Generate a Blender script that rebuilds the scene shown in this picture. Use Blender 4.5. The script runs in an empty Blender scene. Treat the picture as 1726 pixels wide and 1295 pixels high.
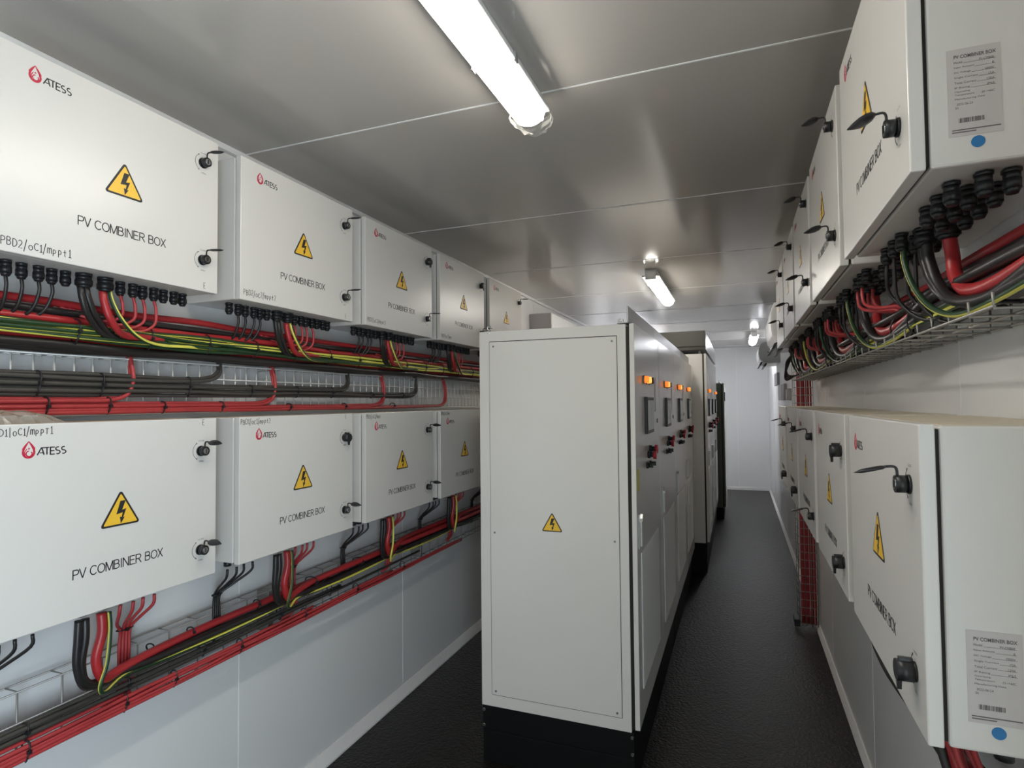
import bpy, bmesh, math, random
from mathutils import Vector, Matrix
R = random.Random(7)
S = bpy.context.scene
COL = S.collection
PI = math.pi

# ------------------------------------------------------------------ camera
YAW, PITCH, ROLL, FPX = -0.36784592, 0.03211749, 0.00926883, 988.84
cy, sy, cp, sp, cr, sr = math.cos(YAW), math.sin(YAW), math.cos(PITCH), math.sin(PITCH), math.cos(ROLL), math.sin(ROLL)
fw = Vector((sy*cp, cy*cp, sp)); rt = Vector((cy, -sy, 0)); dn = fw.cross(rt)
r2 = cr*rt + sr*dn; d2 = -sr*rt + cr*dn
cd = bpy.data.cameras.new('camera'); cam = bpy.data.objects.new('camera', cd); COL.objects.link(cam)
cd.sensor_width = 36.0; cd.sensor_fit = 'HORIZONTAL'; cd.lens = 36.0*FPX/1726.0; cd.clip_start = 0.02
mw = Matrix((r2, -d2, -fw)).transposed().to_4x4(); mw.translation = Vector((0, 0, 1.6))
cam.matrix_world = mw
S.camera = cam

# ------------------------------------------------------------------ light + exposure
SKY_STRENGTH = 11.5
SKY_COLOR = (0.72, 0.88, 1.0)
LAMP_STRENGTH = 28.0
LAMP_COLOR = (1.0, 0.95, 0.86)
LAMP_COOL = (0.93, 0.95, 1.0)
EXPOSURE = -0.05
w = bpy.data.worlds.new('sky'); S.world = w; w.use_nodes = True
bg = w.node_tree.nodes['Background']; bg.inputs[0].default_value = (*SKY_COLOR, 1); bg.inputs[1].default_value = SKY_STRENGTH
vs = S.view_settings
S.display_settings.display_device = 'sRGB'
vs.view_transform = 'Standard'; vs.look = 'None'; vs.exposure = EXPOSURE; vs.gamma = 1.0; vs.use_curve_mapping = False
# daylight comes in through the open doorway in the right wall, behind the camera: a portal guides the sky light there
DOOR = (-1.22, -0.22, 0.499, 2.0)      # y0, y1, x, height
pl = bpy.data.lights.new('doorway_portal', 'AREA'); pl.shape = 'RECTANGLE'; pl.size = DOOR[1]-DOOR[0]; pl.size_y = DOOR[3]
pl.cycles.is_portal = True
po = bpy.data.objects.new('doorway_portal', pl); COL.objects.link(po)
po.location = (DOOR[2]+0.03, (DOOR[0]+DOOR[1])/2, DOOR[3]/2); po.rotation_euler = (PI/2, 0, PI/2)

# ------------------------------------------------------------------ dimensions (metres)
WL, WR, YB, YE, HC = -1.76, 0.499, -1.3, 11.36, 2.56

# ------------------------------------------------------------------ materials
def mat(name, col, rough=0.5, metal=0.0, bump=0.0, bscale=200.0, spec=0.5, var=0.0, vscale=6.0, coat=0.0, emit=None, estr=0.0, alpha=None, trans=0.0, rvar=0.0, bdist=0.002):
    m = bpy.data.materials.new(name); m.use_nodes = True
    nt = m.node_tree; b = nt.nodes['Principled BSDF']
    b.inputs['Base Color'].default_value = (*col, 1); b.inputs['Roughness'].default_value = rough
    b.inputs['Metallic'].default_value = metal; b.inputs['Specular IOR Level'].default_value = spec
    b.inputs['Coat Weight'].default_value = coat
    if trans: b.inputs['Transmission Weight'].default_value = trans
    if alpha is not None: b.inputs['Alpha'].default_value = alpha
    if emit: b.inputs['Emission Color'].default_value = (*emit, 1); b.inputs['Emission Strength'].default_value = estr
    tc = nt.nodes.new('ShaderNodeTexCoord')
    if bump:
        n = nt.nodes.new('ShaderNodeTexNoise'); n.inputs['Scale'].default_value = bscale; n.inputs['Detail'].default_value = 3
        nt.links.new(tc.outputs['Object'], n.inputs['Vector'])
        bp = nt.nodes.new('ShaderNodeBump'); bp.inputs['Strength'].default_value = bump; bp.inputs['Distance'].default_value = bdist
        nt.links.new(n.outputs['Fac'], bp.inputs['Height']); nt.links.new(bp.outputs['Normal'], b.inputs['Normal'])
    if var or rvar:
        n2 = nt.nodes.new('ShaderNodeTexNoise'); n2.inputs['Scale'].default_value = vscale; n2.inputs['Detail'].default_value = 4
        nt.links.new(tc.outputs['Object'], n2.inputs['Vector'])
        if var:
            mx = nt.nodes.new('ShaderNodeMix'); mx.data_type = 'RGBA'
            mx.inputs['A'].default_value = (*[c*(1-var) for c in col], 1); mx.inputs['B'].default_value = (*[min(1, c*(1+var)) for c in col], 1)
            nt.links.new(n2.outputs['Fac'], mx.inputs['Factor']); nt.links.new(mx.outputs['Result'], b.inputs['Base Color'])
        if rvar:
            mr = nt.nodes.new('ShaderNodeMapRange'); mr.inputs['From Min'].default_value = 0.3; mr.inputs['From Max'].default_value = 0.7
            mr.inputs['To Min'].default_value = rough-rvar; mr.inputs['To Max'].default_value = rough+rvar
            nt.links.new(n2.outputs['Fac'], mr.inputs['Value']); nt.links.new(mr.outputs['Result'], b.inputs['Roughness'])
    return m

M = {}
M['box'] = mat('powder_coat_light_grey', (0.69, 0.668, 0.635), 0.27, bump=0.09, bscale=420, var=0.02, vscale=3)
M['dust'] = mat('dusty_powder_coat', (0.60, 0.53, 0.42), 0.6, bump=0.12, bscale=300, var=0.06, vscale=9)
M['cab'] = mat('cabinet_powder_coat', (0.70, 0.677, 0.645), 0.21, bump=0.05, bscale=120, var=0.02, vscale=3)
M['cabdark'] = mat('cabinet_dark_paint', (0.09, 0.10, 0.075), 0.5, bump=0.1, bscale=300, var=0.1)  # dark olive tone for the far cabinet's body; its door skin is lighter
M['vent'] = mat('vent_filter_panel', (0.80, 0.80, 0.78), 0.85, bump=0.5, bscale=600)
M['fascia'] = mat('fascia_steel', (0.45, 0.45, 0.46), 0.32, metal=0.3, bump=0.03, bscale=200)
M['duct'] = mat('duct_grey', (0.055, 0.054, 0.044), 0.5, var=0.06)
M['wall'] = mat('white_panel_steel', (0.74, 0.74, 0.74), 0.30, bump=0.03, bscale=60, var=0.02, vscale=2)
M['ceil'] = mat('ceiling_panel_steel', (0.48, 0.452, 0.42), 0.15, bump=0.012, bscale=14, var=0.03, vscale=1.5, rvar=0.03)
M['nearwall'] = mat('cream_near_wall', (0.50, 0.42, 0.30), 0.5, var=0.03)
M['trim'] = mat('white_trim', (0.82, 0.82, 0.82), 0.4, var=0.02)
M['base'] = mat('baseboard_pvc', (0.74, 0.73, 0.72), 0.45, var=0.03)
M['floor'] = mat('dark_rubber_floor', (0.012, 0.0102, 0.0085), 0.32, spec=0.32, bump=1.0, bscale=75, var=0.5, vscale=160, rvar=0.05, bdist=0.006)
M['black'] = mat('black_rubber', (0.012, 0.011, 0.012), 0.42, bump=0.1, bscale=200, var=0.2)
M['gland'] = mat('black_nylon', (0.013, 0.013, 0.015), 0.38, var=0.2, vscale=40)
M['gasket'] = mat('black_gasket', (0.012, 0.010, 0.007), 0.7, var=0.1)
M['plinth'] = mat('black_plinth', (0.005, 0.005, 0.0055), 0.55, spec=0.2, var=0.2)
M['bcable'] = mat('black_cable', (0.016, 0.014, 0.014), 0.38, bump=0.1, bscale=150, var=0.2, vscale=20)
M['gcable'] = mat('dark_grey_cable', (0.055, 0.05, 0.043), 0.5, bump=0.1, bscale=150, var=0.2, vscale=20)
M['rcable'] = mat('red_cable', (0.38, 0.022, 0.026), 0.36, bump=0.08, bscale=150, var=0.12, vscale=15)
M['rthin'] = mat('thin_red_cable', (0.42, 0.042, 0.046), 0.42, bump=0.08, bscale=200, var=0.12, vscale=15)
M['egreen'] = mat('earth_green', (0.014, 0.045, 0.016), 0.4, var=0.15, vscale=20)
M['eyellow'] = mat('earth_yellow', (0.66, 0.62, 0.10), 0.4, var=0.08, vscale=20)
M['zinc'] = mat('zinc_wire', (0.62, 0.61, 0.59), 0.4, metal=0.3, bump=0.05, bscale=300, var=0.08)
M['zincdark'] = mat('weathered_zinc_wire', (0.34, 0.32, 0.30), 0.42, metal=0.45, bump=0.05, bscale=300, var=0.1)  # darker zinc for the lower left tray, right tray and riser
M['handle'] = mat('satin_handle', (0.55, 0.55, 0.54), 0.35, metal=0.5, var=0.03)
M['chrome'] = mat('chrome', (0.75, 0.75, 0.75), 0.18, metal=1.0, var=0.02)
M['ink'] = mat('black_ink', (0.02, 0.02, 0.022), 0.5, var=0.1)
M['inkgrey'] = mat('grey_print', (0.13, 0.12, 0.12), 0.6, var=0.1)
M['red_ink'] = mat('red_ink', (0.55, 0.02, 0.055), 0.45, var=0.05)
M['sign_y'] = mat('sign_yellow', (0.86, 0.52, 0.045), 0.4, var=0.04)
M['paper'] = mat('label_foil', (0.55, 0.51, 0.50), 0.45, var=0.04)
M['blue'] = mat('blue_sticker', (0.015, 0.17, 0.42), 0.45, var=0.05)
M['yellow'] = mat('yellow_sticker', (0.62, 0.55, 0.06), 0.5, var=0.05)
M['lampw'] = mat('lamp_white', (0.8, 0.8, 0.79), 0.4, var=0.02)
M['led'] = mat('led_diffuser', (0.9, 0.9, 0.88), 0.4, emit=LAMP_COLOR, estr=LAMP_STRENGTH)
M['ledcool'] = mat('led_diffuser_cool', (0.9, 0.9, 0.9), 0.4, emit=LAMP_COOL, estr=LAMP_STRENGTH*1.35)
M['film'] = mat('plastic_film', (0.9, 0.88, 0.82), 0.12, trans=0.0, alpha=0.28, bump=0.6, bscale=60)
M['bagfilm'] = mat('plastic_bag', (0.42, 0.36, 0.30), 0.15, alpha=0.55, bump=0.8, bscale=80)
M['orange'] = mat('orange_lamp', (1.0, 0.35, 0.05), 0.3, emit=(1.0, 0.22, 0.03), estr=1.1)
M['amber'] = mat('amber_lamp', (1.0, 0.55, 0.12), 0.3, emit=(1.0, 0.42, 0.08), estr=1.5)
M['redoff'] = mat('dark_red_lens', (0.11, 0.006, 0.012), 0.25, var=0.1)
M['redbtn'] = mat('red_button', (0.42, 0.02, 0.035), 0.35, var=0.08)
M['screen'] = mat('screen_grey', (0.60, 0.63, 0.64), 0.3, var=0.03)
M['acw'] = mat('white_plastic', (0.82, 0.82, 0.83), 0.3, var=0.02)
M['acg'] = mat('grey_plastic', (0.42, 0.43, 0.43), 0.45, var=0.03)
M['ggrey'] = mat('grey_steel_box', (0.42, 0.40, 0.41), 0.5, var=0.04)  # grey switch boxes, and the painted end shade of the wall unit
M['screw'] = mat('dull_screw', (0.22, 0.22, 0.21), 0.45, metal=0.6, var=0.1)

# ------------------------------------------------------------------ helpers
def bx(bm, x0, x1, y0, y1, z0, z1, bev=0.0, mi=0):
    b2 = bmesh.new()
    bmesh.ops.create_cube(b2, size=1)
    for v in b2.verts: v.co = Vector(((x0+x1)/2 + v.co.x*(x1-x0), (y0+y1)/2 + v.co.y*(y1-y0), (z0+z1)/2 + v.co.z*(z1-z0)))
    if bev: bmesh.ops.bevel(b2, geom=list(b2.edges), offset=bev, segments=2, affect='EDGES', profile=0.5)
    join(bm, b2, mi)
def join(bm, b2, mi=0, smooth=False):
    mp = {v: bm.verts.new(v.co) for v in b2.verts}
    for f in b2.faces:
        try:
            g = bm.faces.new([mp[v] for v in f.verts]); g.material_index = mi if mi is not None else f.material_index; g.smooth = smooth or f.smooth
        except ValueError: pass
    b2.free()
AX = {'x': Matrix.Rotation(PI/2, 4, 'Y'), 'y': Matrix.Rotation(-PI/2, 4, 'X'), 'z': Matrix.Identity(4)}
def cyl(bm, c, ax, r, h, n=16, mi=0, r_2=None):
    """cylinder starting at c, going h along +axis"""
    b2 = bmesh.new()
    bmesh.ops.create_cone(b2, cap_ends=True, segments=n, radius1=r, radius2=r if r_2 is None else r_2, depth=h)
    mt = Matrix.Translation(Vector(c)) @ AX[ax] @ Matrix.Translation((0, 0, h/2))
    bmesh.ops.transform(b2, matrix=mt, verts=b2.verts)
    for f in b2.faces: f.smooth = len(f.verts) == 4
    join(bm, b2, mi)
def catmull(pts, sub):
    P = [Vector(p) for p in pts]
    if len(P) < 3 or sub < 2: return P
    out = []
    Q = [2*P[0]-P[1]] + P + [2*P[-1]-P[-2]]
    for i in range(1, len(Q)-2):
        a, b, c, d = Q[i-1:i+3]
        for k in range(sub):
            t = k/sub
            out.append(0.5*((2*b)+(c-a)*t+(2*a-5*b+4*c-d)*t*t+(3*b-a-3*c+d)*t**3))
    out.append(P[-1]); return out
def tube(bm, pts, r, n=8, mi=0, mi2=None, sub=1, twist=0.0, ysh=.4, ph0=0.0):
    P = catmull(pts, sub); rings = []
    T = (P[1]-P[0]).normalized(); up = Vector((0, 0, 1)) if abs(T.z) < 0.9 else Vector((1, 0, 0))
    N = (up - T*up.dot(T)).normalized(); L = 0; ph = ph0 + R.uniform(0, 6.28) if mi2 is not None else 0
    for i, p in enumerate(P):
        t = (P[min(i+1, len(P)-1)] - P[max(i-1, 0)]).normalized()
        N = (N - t*N.dot(t)).normalized(); B = t.cross(N)
        if i: L += (p-P[i-1]).length
        rings.append([bm.verts.new(p + r*(math.cos(a)*N + math.sin(a)*B)) for a in [2*PI*k/n + twist*L + ph for k in range(n)]])
    for i in range(len(rings)-1):
        for k in range(n):
            f = bm.faces.new((rings[i][k], rings[i][(k+1) % n], rings[i+1][(k+1) % n], rings[i+1][k])); f.smooth = True
            f.material_index = mi if mi2 is None or k >= int(n*ysh) else mi2
    for rg in (list(reversed(rings[0])), rings[-1]):
        f = bm.faces.new(rg); f.material_index = mi
def poly(bm, pts, n0, n1, to3, mi=0):
    """extrude 2d polygon between heights n0..n1; to3(u,v,n)->xyz"""
    a = [bm.verts.new(to3(u, v, n0)) for u, v in pts]; b = [bm.verts.new(to3(u, v, n1)) for u, v in pts]
    k = len(pts)
    fs = [bm.faces.new(b), bm.faces.new(list(reversed(a)))]
    for i in range(k): fs.append(bm.faces.new((a[i], a[(i+1) % k], b[(i+1) % k], b[i])))
    for f in fs: f.material_index = mi
def ribbon(bm, pts, wd, n0, n1, to3, mi=0):
    P = [Vector((p[0], p[1])) for p in pts]
    Lf, Rt = [], []
    for i, p in enumerate(P):
        t = P[min(i+1, len(P)-1)] - P[max(i-1, 0)]
        t = t.normalized() if t.length > 1e-9 else Vector((1, 0))
        nn = Vector((-t.y, t.x)); ww = wd[i] if isinstance(wd, (list, tuple)) else wd
        Lf.append(p+nn*ww/2); Rt.append(p-nn*ww/2)
    poly_strip = []
    for n in (n0, n1):
        poly_strip.append(([bm.verts.new(to3(q.x, q.y, n)) for q in Lf], [bm.verts.new(to3(q.x, q.y, n)) for q in Rt]))
    (l0, r0), (l1, r1) = poly_strip
    for i in range(len(P)-1):
        for q in ((l1[i], r1[i], r1[i+1], l1[i+1]), (l0[i], l1[i], l1[i+1], l0[i+1]), (r1[i], r0[i], r0[i+1], r1[i+1])):
            f = bm.faces.new(q); f.material_index = mi
def props(o, label=None, cat=None, group=None, kind=None):
    if label: o['label'] = label
    if cat: o['category'] = cat
    if group: o['group'] = group
    if kind: o['kind'] = kind
    return o
def O(name, bm, mats, parent=None, label=None, cat=None, group=None, kind=None, loc=None, fixn=True):
    if fixn: bmesh.ops.recalc_face_normals(bm, faces=bm.faces)
    me = bpy.data.meshes.new(name)
    if loc is not None:
        bmesh.ops.translate(bm, verts=bm.verts, vec=-Vector(loc))
    bm.to_mesh(me); bm.free()
    for m_ in (mats if isinstance(mats, (list, tuple)) else [mats]): me.materials.append(M[m_] if isinstance(m_, str) else m_)
    o = bpy.data.objects.new(name, me); COL.objects.link(o)
    if loc is not None: o.location = loc
    if parent: o.parent = parent
    return props(o, label, cat, group, kind)
def E(name, loc, label, cat, rz=0, group=None):
    o = bpy.data.objects.new(name, None); COL.objects.link(o); o.location = loc; o.rotation_euler = (0, 0, rz)
    o.empty_display_size = 0.1
    return props(o, label, cat, group)
def dup(o, parent=None):
    c = o.copy(); COL.objects.link(c)
    if parent: c.parent = parent
    for ch in list(o.children): dup(ch, c)
    return c
def box_obj(name, dims, m, parent=None, bev=0.0, **k):
    bm = bmesh.new(); bx(bm, *dims, bev=bev)
    if parent is None: k.setdefault('loc', ((dims[0]+dims[1])/2, (dims[2]+dims[3])/2, dims[4]))
    return O(name, bm, m, parent, **k)
_dg = None
_tcache = {}
def text_polys(s, bold=0.0):
    key = (s, bold)
    if key in _tcache: return _tcache[key]
    cu = bpy.data.curves.new('t', 'FONT'); cu.body = s; cu.size = 1; cu.offset = bold; cu.resolution_u = 3
    to = bpy.data.objects.new('t', cu); COL.objects.link(to)
    bpy.context.view_layer.update()
    me = bpy.data.meshes.new_from_object(to.evaluated_get(bpy.context.evaluated_depsgraph_get()))
    vs_ = [tuple(v.co) for v in me.vertices]; fs = [tuple(p.vertices) for p in me.polygons]
    bpy.data.objects.remove(to); bpy.data.curves.remove(cu); bpy.data.meshes.remove(me)
    xs = [v[0] for v in vs_]; ys = [v[1] for v in vs_]
    r = (vs_, fs, min(xs), max(xs), min(ys), max(ys)); _tcache[key] = r; return r
def text(bm, s, u0, u1, v0, v1, n, to3, mi=0, bold=0.0):
    """flat lettering filling the rectangle u0..u1, v0..v1 at height n"""
    vs_, fs, a, b, c, d = text_polys(s, bold)
    vv = [bm.verts.new(to3(u0+(x-a)/(b-a)*(u1-u0), v0+(y-c)/(d-c)*(v1-v0), n)) for x, y, z in vs_]
    for f in fs:
        try: g = bm.faces.new([vv[i] for i in f]); g.material_index = mi
        except ValueError: pass
# stroke alphabet for marker handwriting and the ATESS lettering
def arc(cx, cy_, rx, ry, a0, a1, n=8): return [(cx+rx*math.cos(math.radians(a0+(a1-a0)*i/n)), cy_+ry*math.sin(math.radians(a0+(a1-a0)*i/n))) for i in range(n+1)]
G = {
 'P': [[(0.1, 0), (0.1, 1)], [(0.1, 1)] + arc(0.3, .75, .4, .25, 90, -90) + [(0.1, .5)]],
 'B': [[(0.1, 0), (0.1, 1)], [(0.1, 1)] + arc(0.3, .77, .35, .23, 90, -90) + [(0.1, .54)] + arc(0.3, .27, .42, .27, 90, -90) + [(.1, 0)]],
 'D': [[(0.1, 0), (0.1, 1)], [(0.1, 1)] + arc(0.2, .5, .6, .5, 90, -90) + [(.1, 0)]],
 'O': [arc(.45, .3, .33, .32, 0, 360, 12)], 'C': [arc(.5, .4, .4, .42, 50, 310, 10)],
 'm': [[(.0, 0), (.05, .7)] + arc(.2, .5, .15, .2, 150, 0, 5) + [(.35, 0)], [(.35, .45)] + arc(.55, .5, .17, .2, 150, 0, 5) + [(.75, 0)]],
 'M': [[(.05, 0), (.08, .8), (.4, .3), (.7, .8), (.75, 0)]],
 'p': [[(.1, -.25), (.12, .65)], [(.1, .6)] + arc(.3, .38, .28, .25, 90, -90, 6) + [(.1, .15)]],
 't': [[(.35, .9), (.35, .1), (.5, 0)], [(.1, .6), (.65, .6)]], 'T': [[(.35, .8), (.35, 0)], [(.05, .8), (.7, .8)]],
 '/': [[(0, -.35), (.45, 1.15)]], '|': [[(.25, -.2), (.25, 1.1)]],
 '1': [[(.15, .75), (.35, 1), (.35, 0)], [(.1, 0), (.6, 0)]],
 '2': [arc(.35, .72, .3, .28, 150, -30, 7) + [(.05, 0), (.7, .02)]],
 '3': [arc(.32, .75, .28, .25, 140, -80, 7) + arc(.3, .27, .33, .27, 80, -150, 7)],
 'E': [[(.6, 1), (.1, 1), (.1, 0), (.6, 0)], [(.1, .5), (.5, .5)]],
 'A': [[(0, 0), (.5, 1), (.62, 1)], [(.62, 1), (.85, 0)], [(.33, .33), (.70, .33)]],
 'S': [arc(.42, .75, .32, .25, 60, 250, 7) + arc(.42, .25, .34, .25, 80, -130, 7)],
 ' ': [],
}
def strokes(bm, s, u0, v0, h, wd, n, to3, jit=0.0, adv=0.85, rnd=None, asp=0.66, mi=0):
    u = u0
    for ch in s:
        jy = (rnd.uniform(-1, 1)*jit*h) if rnd else 0; sc = 1+(rnd.uniform(-1, 1)*jit if rnd else 0)
        for st in G[ch]: ribbon(bm, [(u+p[0]*h*asp*sc, v0+jy+p[1]*h*sc) for p in st], wd, n-0.0002, n, to3, mi)
        u += h*asp*(adv if ch not in '/|1' else adv*0.72)+h*0.06
    return u

# printed capitals (upright grotesque): strokes on a unit-high grid, with advance widths
SANS = {
 'P': (.64, [[(.07, 0), (.07, 1)], [(.07, .955), (.38, .955)] + arc(.38, .715, .21, .24, 85, -85, 8) + [(.07, .475)]]),
 'V': (.66, [[(.02, 1), (.33, 0)], [(.64, 1), (.33, 0)]]),
 'C': (.74, [arc(.40, .5, .34, .455, 42, 318, 16)]),
 'O': (.80, [arc(.40, .5, .345, .455, 0, 360, 20)]),
 'M': (.84, [[(.07, 0), (.07, 1)], [(.08, 1), (.42, .02)], [(.76, 1), (.42, .02)], [(.77, 0), (.77, 1)]]),
 'B': (.68, [[(.07, 0), (.07, 1)], [(.07, .955), (.36, .955)] + arc(.36, .745, .19, .21, 85, -85, 7) + [(.07, .535)], [(.30, .535), (.38, .535)] + arc(.38, .29, .22, .245, 85, -85, 7) + [(.07, .045)]]),
 'I': (.26, [[(.13, 0), (.13, 1)]]),
 'N': (.74, [[(.07, 0), (.07, 1)], [(.08, .98), (.64, .02)], [(.65, 0), (.65, 1)]]),
 'E': (.66, [[(.07, 0), (.07, 1)], [(.07, .955), (.60, .955)], [(.07, .52), (.55, .52)], [(.07, .045), (.62, .045)]]),
 'R': (.72, [[(.07, 0), (.07, 1)], [(.07, .955), (.40, .955)] + arc(.40, .725, .20, .23, 85, -85, 8) + [(.07, .495)], [(.36, .48), (.66, 0)]]),
 'X': (.66, [[(.04, 0), (.62, 1)], [(.04, 1), (.62, 0)]]), ' ': (.34, []),
}
def print_sans(bm, s, u0, u1, v0, v1, wd, n, to3):
    tot = sum(SANS[c][0] for c in s); k = (u1-u0)/tot; h = v1-v0; u = u0
    for c in s:
        for st in SANS[c][1]: ribbon(bm, [(u+p[0]*k, v0+p[1]*h) for p in st], wd, n-.0002, n, to3)
        u += SANS[c][0]*k

# ------------------------------------------------------------------ setting
def struct(name, dims, m, bev=0.0, **k): return box_obj(name, dims, m, bev=bev, kind='structure', **k)
struct('floor', (WL-.06, WR+.06, YB, YE+.06, -0.06, 0.0), 'floor')
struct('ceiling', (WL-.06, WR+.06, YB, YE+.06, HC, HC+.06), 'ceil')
struct('wall_left', (WL-.06, WL, YB, YE+.06, 0.0, HC), 'wall')
bm = bmesh.new()
bx(bm, WR, WR+.06, YB, DOOR[0], 0, HC); bx(bm, WR, WR+.06, DOOR[1], YE+.06, 0, HC); bx(bm, WR, WR+.06, DOOR[0], DOOR[1], DOOR[3], HC)
O('wall_right', bm, 'wall', kind='structure')
struct('wall_far', (WL, WR, YE, YE+.06, 0.0, HC), 'wall')
struct('wall_near', (WL-.06, WR+.06, YB-.06, YB, 0, HC), 'nearwall')
k = 0
SEAM = [0.56+1.145*i for i in range(10)]
for i, ys in enumerate(SEAM):
    for dims in ((WL, WR, ys-.003, ys+.003, HC-.002, HC+.01), (WL-.01, WL+.0015, ys-.0025, ys+.0025, 0.06, HC), (WR-.001, WR+.01, ys-.0015, ys+.0015, 0.06, HC)):
        k += 1; struct('trim_%d' % k, dims, 'trim')
for xs in (-1.05, -0.02):
    k += 1; struct('trim_%d' % k, (xs-.004, xs+.004, YE-.0025, YE+.01, .06, HC), 'trim')
for dims in ((WL, WL+.022, YB, YE, HC-.022, HC), (WR-.022, WR, YB, YE, HC-.022, HC), (WL, WR, YE-.022, YE, HC-.022, HC)):
    k += 1; struct('trim_%d' % k, dims, 'trim')
def base(name, prof, y0, y1, axis='y'):
    bm = bmesh.new()
    a = [bm.verts.new((x, y0, z)) for x, z in prof]; b = [bm.verts.new((x, y1, z)) for x, z in prof]; n = len(prof)
    bm.faces.new(a); bm.faces.new(list(reversed(b)))
    for i in range(n): bm.faces.new((a[i], a[(i+1) % n], b[(i+1) % n], b[i]))
    return O(name, bm, 'base', kind='structure')
base('baseboard_left', [(WL, 0), (WL+.035, 0), (WL+.035, .008), (WL+.006, .05), (WL, .05)], YB, YE)
base('baseboard_right', [(WR, 0), (WR-.022, 0), (WR-.022, .008), (WR-.006, .035), (WR, .035)], DOOR[1], YE)
struct('baseboard_far', (WL, WR, YE-.012, YE, 0, .05), 'base')

# ------------------------------------------------------------------ combiner box (local: x out of wall, y to the reader's right, z up)
BW, BH, BD, DT = 0.60, 0.478, 0.246, 0.021
def t3(x0): return lambda u, v, n: (x0+n, u, v)
F3 = t3(BD)
def rtri(s, rad, n=4):
    h = s*math.sqrt(3)/2; P = [(-s/2, -h/3), (s/2, -h/3), (0, 2*h/3)]; out = []
    for i in range(3):
        a, b, c = Vector(P[i-1]), Vector(P[i]), Vector(P[(i+1) % 3])
        ctr = b + ((a-b).normalized()+(c-b).normalized()).normalized()*rad*2
        bis = (b-ctr).normalized(); ang = math.atan2(bis.y, bis.x)
        for j in range(n+1):
            th = ang-PI/3+2*PI/3*j/n; out.append((ctr.x+rad*math.cos(th), ctr.y+rad*math.sin(th)))
    return out
BOLT = [(-.02, .36), (.13, .36), (.03, .10), (.15, .13), (.06, -.12), (.11, -.10), (.0, -.27), (-.03, -.08), (.02, -.10), (.05, .03), (-.13, -.0)]
def warn_mesh(bm, cu, cv, s, to3, n0=0.0):
    sh = lambda pts, k=1: [(cu+p[0]*k, cv+p[1]*k) for p in pts]
    poly(bm, sh(rtri(s, s*.05)), n0, n0+.0008, to3, 0)
    poly(bm, sh(rtri(s*.84, s*.02)), n0+.0008, n0+.0014, to3, 1)
    poly(bm, sh(BOLT, s*0.86), n0+.0014, n0+.0020, to3, 0)
def make_lock(parent, u, v, state, hand, roll=0.0):
    bm = bmesh.new()
    cyl(bm, (BD, u, v), 'x', .0155, .004, 20, 0); cyl(bm, (BD+.004, u, v), 'x', .0140, .017, 20, 0)
    cyl(bm, (BD+.0205, u, v), 'x', .009, .0015, 16, 1); bx(bm, BD+.0215, BD+.0235, u-.0015, u+.0015, v-.006, v+.006, mi=0)
    lk = O('lock', bm, ['gland', 'chrome'], parent)
    bm = bmesh.new()
    if state == 'closed':
        cyl(bm, (BD+.004, u, v), 'x', .0165, .0235, 20)
        poly(bm, [(u-.006, v-.014), (u+.006, v-.014), (u+.002, v-.030), (u-.002, v-.030)], .020, .0262, F3); bx(bm, BD+.004, BD+.024, u-.004, u+.004, v+.012, v+.021, bev=.001)
    else:
        tilt = state
        b0 = Vector((BD+.017, u, v+.012)); 
        tube(bm, [b0, b0+Vector((.001, 0, .012)), b0+Vector((.006, 0, .016)), b0+Vector((.018, 0, .015))], .0022, 8, sub=3)
        st = b0+Vector((.016, 0, .015)); dirv = Vector((math.cos(tilt), hand*.12, -math.sin(tilt))).normalized()
        side = Vector((0, 0, 1)).cross(dirv).normalized(); nrm = dirv.cross(side); side, nrm = (side*math.cos(roll)+nrm*math.sin(roll), nrm*math.cos(roll)-side*math.sin(roll))
        prof = [(0, .004), (.006, .010), (.016, .0132), (.026, .012), (.036, .0075), (.044, .003), (.047, .001)]
        ring = []
        for (l, wd) in prof:
            th = .0035*min(1, wd/.008)
            ring.append([bm.verts.new(st+dirv*l+side*wd*math.cos(a)+nrm*th*math.sin(a)) for a in [2*PI*q/10 for q in range(10)]])
        for i in range(len(ring)-1):
            for q in range(10):
                f = bm.faces.new((ring[i][q], ring[i][(q+1) % 10], ring[i+1][(q+1) % 10], ring[i+1][q])); f.smooth = True
        bm.faces.new(ring[0]); bm.faces.new(ring[-1])
    O('dust_cap', bm, 'gland', lk)
    bm = bmesh.new()
    ap = arc(u, v, .027, .027, 125, 235, 14); n = .0004
    ribbon(bm, ap, .0011, 0, n, F3)
    for (p, q) in ((ap[0], ap[2]), (ap[-1], ap[-3])):
        d = (Vector(p)-Vector(q)).normalized(); s_ = Vector((-d.y, d.x)); p = Vector(p)
        poly(bm, [tuple(p+d*.004), tuple(p+s_*.0025), tuple(p-s_*.0025)], 0, n, F3)
    text(bm, 'CLOSE', u-.008, u+.012, v+.0285, v+.0325, n, F3)
    text(bm, 'OPEN', u-.006, u+.010, v-.033, v-.029, n, F3)
    O('lock_marking', bm, 'ink', parent)
def make_gland(bm, u, x, r, short=False):
    if short:
        cyl(bm, (x, u, -.006), 'z', r*1.05, .006, 6); cyl(bm, (x, u, -.022), 'z', r, .016, 10); return
    cyl(bm, (x, u, -.006), 'z', r*1.05, .006, 6); cyl(bm, (x, u, -.016), 'z', r*.9, .010, 12)
    cyl(bm, (x, u, -.030), 'z', r*1.02, .014, 8); cyl(bm, (x, u, -.038), 'z', r*.62, .008, 12, r_2=r*.95)
GL_SMALL = [-.255, -.22, -.185, -.15, -.118, -.088, .058, .092, .124, .156, .19, .222, .255]
GL_BIG = [-.050, .006]
def gx(i): return .150 if i % 2 == 0 else .154
def gxr(i): return .140 if i % 2 == 0 else .172
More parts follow.
